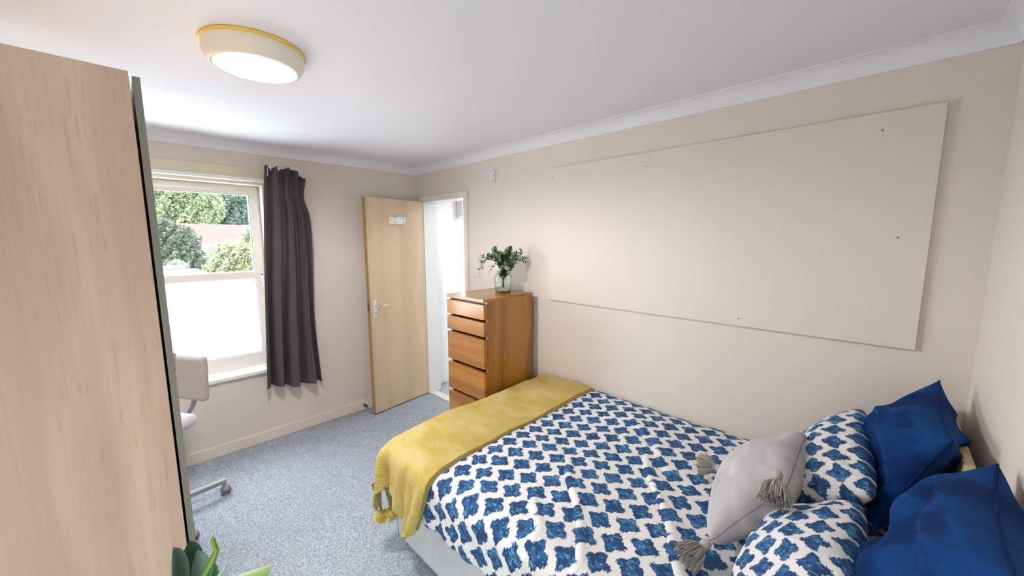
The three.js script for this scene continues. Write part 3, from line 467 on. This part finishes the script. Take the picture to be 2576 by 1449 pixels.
// ---------------------------------------------------------------- wall fittings
{
  const z0 = -1.718, z1 = 0.116, y0 = 1.181, y1 = 2.108, o = thing('notice_board', 'large flat cream painted board fixed to the long wall over the bed', 'board', [0, 0, 0]);
  part(o, 'panel', bx(XR - 0.0185, XR - 0.0005, y0, y1, z0, z1, 0.002), M.board);
  for (const [y, z] of [[2.047, -1.70], [2.03, -1.02], [2.04, -0.05], [1.22, -0.5], [1.62, 0.03]]) part(o, 'screw_head', cyl(0.0035, 0.0035, 0.002, 0, 0, 0, 10).rotateZ(Math.PI / 2).translate(XR - 0.0190, y, z), M.aluminium);
}
{
  const o = thing('fused_spur', 'white fused wall outlet high on the wall just under the coving', 'wall outlet', [XR, 2.131, -2.333]);
  part(o, 'plate', bx(-0.012, 0, -0.044, 0.044, -0.044, 0.044, 0.004), M.plastic);
  part(o, 'fuse_holder', bx(-0.015, -0.010, -0.018, 0.018, -0.012, 0.012, 0.002), M.white);
  for (const z of [-0.032, 0.032]) part(o, 'screw', cyl(0.0035, 0.0035, 0.002, 0, 0, 0, 10).rotateZ(Math.PI / 2).translate(-0.0125, 0, z), M.aluminium);
}
{
  const o = thing('light_switch', 'white rocker light switch between the door frame and the greenery', 'light switch', [XR, 1.332, -2.546]);
  part(o, 'plate', bx(-0.010, 0, -0.043, 0.043, -0.043, 0.043, 0.004), M.plastic);
  part(o, 'rocker', bx(-0.014, -0.009, -0.013, 0.013, -0.007, 0.007, 0.002).rotateZ(0.08), M.white);
}

// ---------------------------------------------------------------- bed
const BX = 0.885, BXR = 2.135, BZF = -1.745, BZH = 0.195, TOP = 0.585;
{
  const o = thing('divan_bed', 'small double divan bed with pale base and low tan headboard', 'bed', [0, 0, 0]);
  part(o, 'base', bx(BX, BXR, 0.045, 0.325, BZF, BZH, 0.03), M.divan);
  part(o, 'base_seam', [bx(BX + 0.02, BX + 0.022, 0.05, 0.32, BZF - 0.0008, BZF + 0.004), bx(BX - 0.0008, BX + 0.004, 0.05, 0.32, BZF + 0.020, BZF + 0.022), bx(BX - 0.0008, BX + 0.004, 0.05, 0.32, -0.78, -0.778)], M.seam);
  part(o, 'mattress', bx(BX + 0.005, BXR, 0.326, 0.555, BZF + 0.005, BZH, 0.05), M.mattress);
  for (const [x, z] of [[BX + 0.05, BZF + 0.05], [BXR - 0.05, BZF + 0.05], [BX + 0.05, BZH - 0.06], [BXR - 0.05, BZH - 0.06]]) part(o, 'caster', [cyl(0.022, 0.022, 0.03, 0, 0, 0, 18).rotateZ(Math.PI / 2).translate(x, 0.0222, z), cyl(0.008, 0.008, 0.03, x, 0.04, z, 10)], M.dark);
  part(o, 'headboard', bx(BX - 0.03, BXR, 0.30, 0.990, 0.208, 0.232, 0.006), M.headboard);
}
// one surface law for what is laid over the mattress: a = past the open side, b = past the foot
const EX = 0.925, EZ = -1.700, RB = 0.075;
function bend(t, flare) { if (t <= 0) return [0, 0]; const q = RB * Math.PI / 2; if (t < q) return [RB * Math.sin(t / RB), RB * (1 - Math.cos(t / RB))]; return [RB + (t - q) * flare, RB + (t - q)]; }
const ridge = (x, z, x0, z0, x1, z1, w, A) => { const dx = x1 - x0, dz = z1 - z0, L = Math.hypot(dx, dz), t = ((x - x0) * dx + (z - z0) * dz) / (L * L), d = ((x - x0) * dz - (z - z0) * dx) / L + 0.010 * Math.sin(9 * t), k = sstep(t, -0.15, 0.2) * (1 - sstep(t, 0.85, 1.1)); return A * k * (d > 0 ? Math.exp(-d / (w * 1.6)) : Math.exp(-((d / (w * 0.35)) ** 2))); };
function duvetTop(x, z) {
  let y = TOP + 0.013 * n2(x * 2.6, z * 2.6, 201) * 2 + 0.006 * n2(x * 9, z * 9, 202, 2) * 2;
  y += 0.018 * Math.sin(Math.PI * clamp((x - 0.9) / 1.24, 0, 1)) + 0.012 * sstep(x, 1.7, 2.1);
  y += ridge(x, z, 1.33, -0.95, 0.84, -0.52, 0.020, 0.013) + ridge(x, z, 1.08, -0.93, 0.78, -0.66, 0.018, 0.012) + ridge(x, z, 1.62, -0.72, 1.02, -0.30, 0.02, 0.010) + ridge(x, z, 1.95, -0.95, 1.55, -0.55, 0.05, 0.009) + ridge(x, z, 1.25, -1.28, 0.86, -1.06, 0.04, 0.008);
  return y - 0.012 * sstep(x, 2.09, 2.14);
}
function duvetAt(s, t, lift) {                                   // s: metres from the wall towards the open side, t: metres from the head towards the foot
  const xs = BXR + 0.012 - s, zs = 0.12 - t, a = EX - xs, b = EZ - zs, xt = Math.max(xs, EX), zt = Math.max(zs, EZ);
  const [ho, hd] = bend(a, 0.03), [fo, fd] = bend(b, 0.02);
  const drop = clamp((a - 0.07) / 0.14, 0, 1), wave = drop * (0.008 * Math.sin(zs * 21 + 1.5 * Math.sin(zs * 7)) + 0.006 * Math.sin(zs * 47 + 2) * drop);
  return V(xt - ho - wave - lift * Math.min(1, Math.max(0, a) / RB), duvetTop(xt, zt) - hd - fd + lift * (1 - Math.min(1, Math.max(0, a, b) / 0.2)), zt - fo - lift * Math.min(1, Math.max(0, b) / RB));
}
{
  const S0 = BXR + 0.012 - EX, o = thing('duvet', 'white duvet printed with blue four pointed blots, spread over the bed', 'duvet', [0, 0, 0]);
  part(o, 'cover', sheet(380, 460, (u, v) => {
    const t = v * 1.885, z = 0.12 - t, L = S0 + 0.262 + 0.012 * Math.sin(z * 9) + 0.006 * Math.sin(z * 31), s = u * L, p = duvetAt(s, t, 0); return [p.x, p.y, p.z, -s, -t];
  }, -0.014), M.ikat);
}
{
  const o = thing('throw_blanket', 'mustard yellow knitted throw laid across the foot of the bed', 'blanket', [0, 0, 0]), S0 = BXR + 0.012 - EX, t0 = 0.12 + 1.325;
  part(o, 'knit', sheet(260, 150, (u, v) => {
    // v = 0 at the edge on the duvet, 1 past the foot of the bed
    const t = t0 + v * 0.515, z = 0.12 - t, q = v;
    const hem = q < 0.16 ? lerp(0.30, 0.405, sstep(q, 0, 0.16)) : q < 0.62 ? lerp(0.405, 0.245, sstep(q, 0.16, 0.60)) : lerp(0.245, 0.34, sstep(q, 0.62, 1.0));
    const L = S0 + 0.075 + hem - 0.10 + (q < 0.12 ? 0.02 : 0), s = 0.012 + u * L, a = Math.max(0, s - S0), k = clamp(a / 0.40, 0, 1.2), shift = lerp(-0.10, 0.015, sstep(q, 0, 0.8)) * Math.pow(k, 1.4);
    const p = duvetAt(s, t, 0.020);
    p.z += shift; const d = clamp((a - 0.05) / 0.22, 0, 1.3);
    p.x -= d * (0.012 + 0.020 * Math.sin(q * 15 + 0.6) + 0.010 * Math.sin(q * 34)) ; p.y += 0.004 * Math.sin(6 * s + 3 * q) * (1 - d) + 0.006 * n2(s * 4, t * 7, 301) * (1 - Math.min(1, d)) * 2;
    if (z < EZ) p.y += 0.0; return [p.x, p.y, p.z, s, t];
  }, -0.011), M.knit);
  const roll = []; for (let i = 0; i <= 60; i++) { const s = 0.012 + (i / 60) * (S0 + 0.275), a = Math.max(0, s - S0), k = clamp(a / 0.40, 0, 1.2), p = duvetAt(s, t0, 0.016), d = clamp((a - 0.05) / 0.22, 0, 1.3); p.z += -0.10 * Math.pow(k, 1.4); p.x -= d * (0.012 + 0.020 * Math.sin(0.6)); roll.push(p.toArray()); }
  part(o, 'rolled_edge', tube(roll, 0.0105, 160, 10), M.knit);
  // two gathered tails of the corner end in pompoms
  for (const [x0, y0, z0, x1, y1, z1] of [[0.800, 0.345, -1.770, 0.808, 0.232, -1.745], [0.828, 0.360, -1.690, 0.842, 0.245, -1.708]]) {
    part(o, 'tail', tube([[x0, y0 + 0.03, z0], [(x0 + x1) / 2, (y0 + y1) / 2 + 0.01, (z0 + z1) / 2], [x1, y1, z1]], (t) => lerp(0.024, 0.005, t), 16, 10), M.knit);
    const g = [], r = rng(Math.round(y1 * 1000)), c = V(x1, y1 - 0.030, z1);
    g.push(flat(new THREE.SphereGeometry(0.025, 20, 14).translate(...c.toArray())));
    for (let i = 0; i < 900; i++) { const u = r() * 2 - 1, a = r() * 6.283, s = Math.sqrt(1 - u * u), d = V(s * Math.cos(a), u, s * Math.sin(a)), e = c.clone().addScaledVector(d, 0.036 + 0.006 * r()).add(V((r() - 0.5) * 0.006, -0.003 * r(), (r() - 0.5) * 0.006)), f = c.clone().addScaledVector(d, 0.02); g.push(flat(between(new THREE.ConeGeometry(0.0016, e.distanceTo(f), 3, 1, true), f.toArray(), e.toArray()))); }
    part(o, 'pompom', mergeGeometries(g), M.pompom, 'fluffy yellow pompom');
  }
}
// ---------------------------------------------------------------- cushions and pillows: two sheets sewn along a seam, over any four corners
function cushion(P00, P10, P11, P01, T, o = {}) {
  const { n = 130, pinch = 0.07, wr = 0.012, seed = 1, uvw = 0.45, uvh = 0.45, ear = 0.5, front = 1, back = 1, rnd = 0.04, sag } = o;
  const [A, B, C, D] = [P00, P10, P11, P01].map((p) => V(...p)), N = B.clone().sub(A).add(C).sub(D).cross(D.clone().sub(A).add(C).sub(B)).normalize();
  const base = (u, v) => { const pu = pinch * (1 - (2 * v - 1) ** 2), pv = pinch * (1 - (2 * u - 1) ** 2), cn = 1 - rnd * Math.abs((2 * u - 1) * (2 * v - 1)) ** 5, s = 0.5 + (u - 0.5) * cn * (1 - 2 * pu * (2 * u - 1) ** 2), t = 0.5 + (v - 0.5) * cn * (1 - 2 * pv * (2 * v - 1) ** 2); return A.clone().multiplyScalar((1 - s) * (1 - t)).addScaledVector(B, s * (1 - t)).addScaledVector(C, s * t).addScaledVector(D, (1 - s) * t); };
  const side = (sg, amp) => sheet(n, n, (u0, v0) => {
    const e = (x) => 0.5 - 0.5 * Math.cos(Math.PI * x), u = lerp(u0, e(u0), 0.92), v = lerp(v0, e(v0), 0.92), p = base(u, v), x = 2 * u - 1, y = 2 * v - 1, q = Math.max(0, (1 - x * x) * (1 - y * y));
    const prof = Math.pow(q, ear) * (1 - 0.12 * (x * x + y * y) * 0.5);
    let h = T * amp * prof; const cr = Math.hypot(Math.abs(x) - 1, Math.abs(y) - 1), an = Math.atan2(1 - Math.abs(y), 1 - Math.abs(x));
    const win = Math.min(1, q * 4), rad = Math.sin(an * 10 + 3 * n2(u * 2, v * 2, seed, 2)) * Math.exp(-((cr - 0.55) ** 2) / 0.10);
    const rn = 1 - Math.sqrt((2 * n2(u * 2.6 + seed, v * 2.6, seed + 3, 2)) ** 2 + 0.004) * 1.5, crease = Math.max(0, rn) ** 2;
    h *= 1 + win * (wr * rad * 0.55 + wr * 1.3 * (crease - 0.4) + wr * 1.2 * n2(u * 3, v * 3, seed + 7, 2) * 2) / T;
    p.addScaledVector(N, sg * Math.max(h, 0)); if (sag) sag(p, u, v); return [p.x, p.y, p.z, u * uvw, v * uvh];
  });
  const f = side(1, front), b = side(-1, back); b.setIndex(Array.from(b.index.array).reverse()); b.computeVertexNormals(); const c = join([f, b]);
  return { geo: c, seam: (k, m) => { const pts = []; for (let i = 0; i <= 40; i++) { const s = i / 40, [u, v] = k === 0 ? [s, 0] : k === 1 ? [1, s] : k === 2 ? [1 - s, 1] : [0, 1 - s]; const e = (x) => 0.5 - 0.5 * Math.cos(Math.PI * x); const p = base(lerp(u, e(u), 0.6), lerp(v, e(v), 0.6)); if (sag) sag(p, u, v); pts.push(p.toArray()); } return tube(pts, m, 60, 6); } };
}
function scatterCushion(name, label, category, corners, T, mat, o, group) {
  const g = thing(name, label, category, [0, 0, 0], group), c = cushion(...corners, T, o);
  part(g, 'cover', c.geo, mat); if (o.piping) part(g, 'piping', join([0, 1, 2, 3].map((k) => c.seam(k, o.piping))), o.pipingMat ?? mat); return g;
}
// corners run: bottom far (wall side), bottom near, top near, top far
scatterCushion('pillow', 'blue blotted pillow by the long wall, behind the grey tasselled cushion', 'pillow', [[2.07, 0.665, -0.235], [1.50, 0.665, -0.215], [1.50, 0.850, 0.050], [2.09, 0.935, 0.000]], 0.085, M.ikat, { wr: 0.010, seed: 11, uvw: 0.68, uvh: 0.44, pinch: 0.03, ear: 0.42, rnd: 0.10 });
scatterCushion('pillow', 'blue blotted pillow at the open side of the bed, below the grey cushion', 'pillow', [[1.47, 0.665, -0.205], [0.92, 0.660, -0.225], [0.92, 0.830, 0.045], [1.47, 0.850, 0.025]], 0.088, M.ikat, { wr: 0.010, seed: 14, uvw: 0.68, uvh: 0.44, pinch: 0.03, ear: 0.42, rnd: 0.10 });
scatterCushion('blue_cushion', 'dark blue velvet cushion in the corner by the long wall', 'cushion', [[2.04, 0.71, 0.035], [1.56, 0.71, 0.050], [1.56, 1.06, 0.178], [2.03, 1.105, 0.180]], 0.100, M.blueVelvet, { wr: 0.036, seed: 21, uvw: 0.5, uvh: 0.5, pinch: 0.065, ear: 0.46, rnd: 0, piping: 0.003 });
scatterCushion('blue_cushion', 'dark blue velvet cushion nearest the open side of the bed, corner flopped over the headboard', 'cushion', [[1.40, 0.73, 0.090], [0.90, 0.72, 0.090], [0.91, 1.10, 0.186], [1.42, 1.080, 0.236]], 0.105, M.blueVelvet, { wr: 0.036, seed: 27, uvw: 0.5, uvh: 0.5, pinch: 0.055, ear: 0.42, rnd: 0, piping: 0.003 });
function tassel(parent, at, dir, len, seed) {
  const r = rng(seed), g = [], d = V(...dir).normalize(), q = new THREE.Quaternion().setFromUnitVectors(V(0, 1, 0), d), P = V(...at);
  const head = new THREE.SphereGeometry(0.016, 18, 12).scale(1, 1.25, 1).translate(0, 0.018, 0), tie = new THREE.TorusGeometry(0.0115, 0.0028, 8, 20).rotateX(Math.PI / 2).translate(0, 0.036, 0);
  g.push(flat(head), flat(tie));
  for (let i = 0; i < 240; i++) { const a = r() * 6.283, k = Math.sqrt(r()), s = 0.03 + 0.018 * r(), L = len * (0.85 + 0.2 * r()), w = (r() - 0.5) * 0.012; g.push(flat(tube([[0.008 * k * Math.cos(a), 0.034, 0.008 * k * Math.sin(a)], [0.75 * s * k * Math.cos(a), 0.034 + L * 0.4, 0.75 * s * k * Math.sin(a)], [s * k * Math.cos(a) + w, 0.034 + L, s * k * Math.sin(a) + w]], 0.0017, 5, 4))); }
  const t = mergeGeometries(g).applyQuaternion(q).translate(...at); const pos = t.attributes.position; for (let i = 0; i < pos.count; i++) if (parent.userData.floorY && pos.getY(i) < parent.userData.floorY) pos.setY(i, parent.userData.floorY + (pos.getY(i) - parent.userData.floorY) * 0.1); part(parent, 'tassel', t, M.tassel, 'grey yarn tassel');
}
{
  const A = [1.625, 0.685, -0.400], B = [1.172, 0.675, -0.318], C = [1.375, 0.860, -0.150], D = [1.815, 0.872, -0.152];
  const g = scatterCushion('tasselled_cushion', 'pale grey velvet cushion with yarn tassels at its corners, leaning on the pillows', 'cushion', [A, B, C, D], 0.094, M.greyVelvet, { wr: 0.006, seed: 35, uvw: 0.45, uvh: 0.45, pinch: 0.035, ear: 0.40, rnd: 0.09, back: 1.15, piping: 0.0018, pipingMat: M.seam });
  g.userData.floorY = 0.622;
  const mid = [0, 1, 2].map((k) => (A[k] + B[k] + C[k] + D[k]) / 4), inn = (P, t = 0.93) => P.map((x, k) => mid[k] + (x - mid[k]) * t);
  tassel(g, inn(A), [0.1, -0.15, -1], 0.062, 1); tassel(g, inn(B), [-0.9, -0.16, -0.35], 0.072, 2); tassel(g, [C[0] - 0.015, C[1] + 0.045, C[2] - 0.03], [-0.75, -0.45, 0.05], 0.070, 3);
  delete g.userData.floorY;
}

// ---------------------------------------------------------------- foreground plant
{
  const o = thing('potted_plant', 'leafy green plant standing in front of the wardrobe', 'plant', [0.07, 0, -0.98]);
  part(o, 'pot', lathe([[0.001, 0], [0.085, 0], [0.10, 0.02], [0.125, 0.22], [0.13, 0.24], [0.122, 0.24], [0.115, 0.21], [0.001, 0.21]], 40), M.pot);
  part(o, 'soil', lathe([[0.115, 0.205], [0.08, 0.222], [0.001, 0.226]], 24), M.soil);
  const stemTo = (p) => tube([[0.02 * Math.sign(p[0]), 0.20, 0], [p[0] * 0.25, p[1] * 0.6, p[2] * 0.3], p], 0.004, 20, 8);
  const leaves = [
    [[-0.036, 0.760, -0.130], [0.04, 1, -0.02], 0.165, 0.060, 0.05, 0.30, M.leafDark, 0.5, 0.55], [[-0.060, 0.785, -0.105], [-0.01, 1, 0.02], 0.160, 0.052, 0.06, 0.5, M.leafSage, 0.9, 0.55], [[-0.024, 0.765, -0.100], [0.03, 1, -0.02], 0.148, 0.050, 0.06, 0.5, M.leafSage, 0.5, 0.55], [[0.000, 0.74, -0.105], [0.04, 1, -0.02], 0.125, 0.024, 0.1, 0.6, M.leafMid, 0.7, 0.8],
    [[0.014, 0.850, -0.020], [1, -0.42, 0.02], 0.105, 0.070, -0.25, 0.25, M.leafLime, 1.57, 0.8], [[-0.010, 0.835, -0.060], [0.9, 0.45, -0.1], 0.060, 0.040, -0.15, 0.3, M.leafPale, 1.0, 0.8],
    [[-0.02, 0.55, 0.06], [-0.5, 0.8, 0.6], 0.18, 0.09, -0.2, 0.3, M.leafDark, 0.2], [[0.03, 0.50, 0.07], [0.6, 0.7, 0.5], 0.18, 0.09, -0.2, 0.3, M.leafMid, 2.2], [[-0.05, 0.45, -0.02], [-0.9, 0.6, 0.2], 0.16, 0.08, -0.2, 0.3, M.leafDark, 1.5], [[0.06, 0.42, -0.03], [0.9, 0.6, -0.3], 0.16, 0.08, -0.2, 0.3, M.leafMid, 0.5],
  ];
  part(o, 'stem', leaves.map((l) => stemTo(l[0])), M.stem);
  for (const [at, dir, L, W, b, cup, m, roll, tip] of leaves) part(o, 'leaf', put(leafGeo(L, W, b, cup, 1.05, tip), at, dir, roll), m);
  part(o, 'young_leaf', tube([[-0.030, 0.76, -0.095], [-0.010, 0.832, -0.098], [0.009, 0.864, -0.100], [0.019, 0.886, -0.100], [0.016, 0.905, -0.100], [0.015, 0.925, -0.100]], (t) => lerp(0.007, 0.0045, t) + 0.003 * Math.exp(-(((t - 0.62) / 0.12) ** 2)) - 0.0044 * sstep(t, 0.95, 1), 40, 10).translate(0, 0, 0), M.leafLime, 'rolled lime green young leaf');
}

renderer.render(scene, camera);
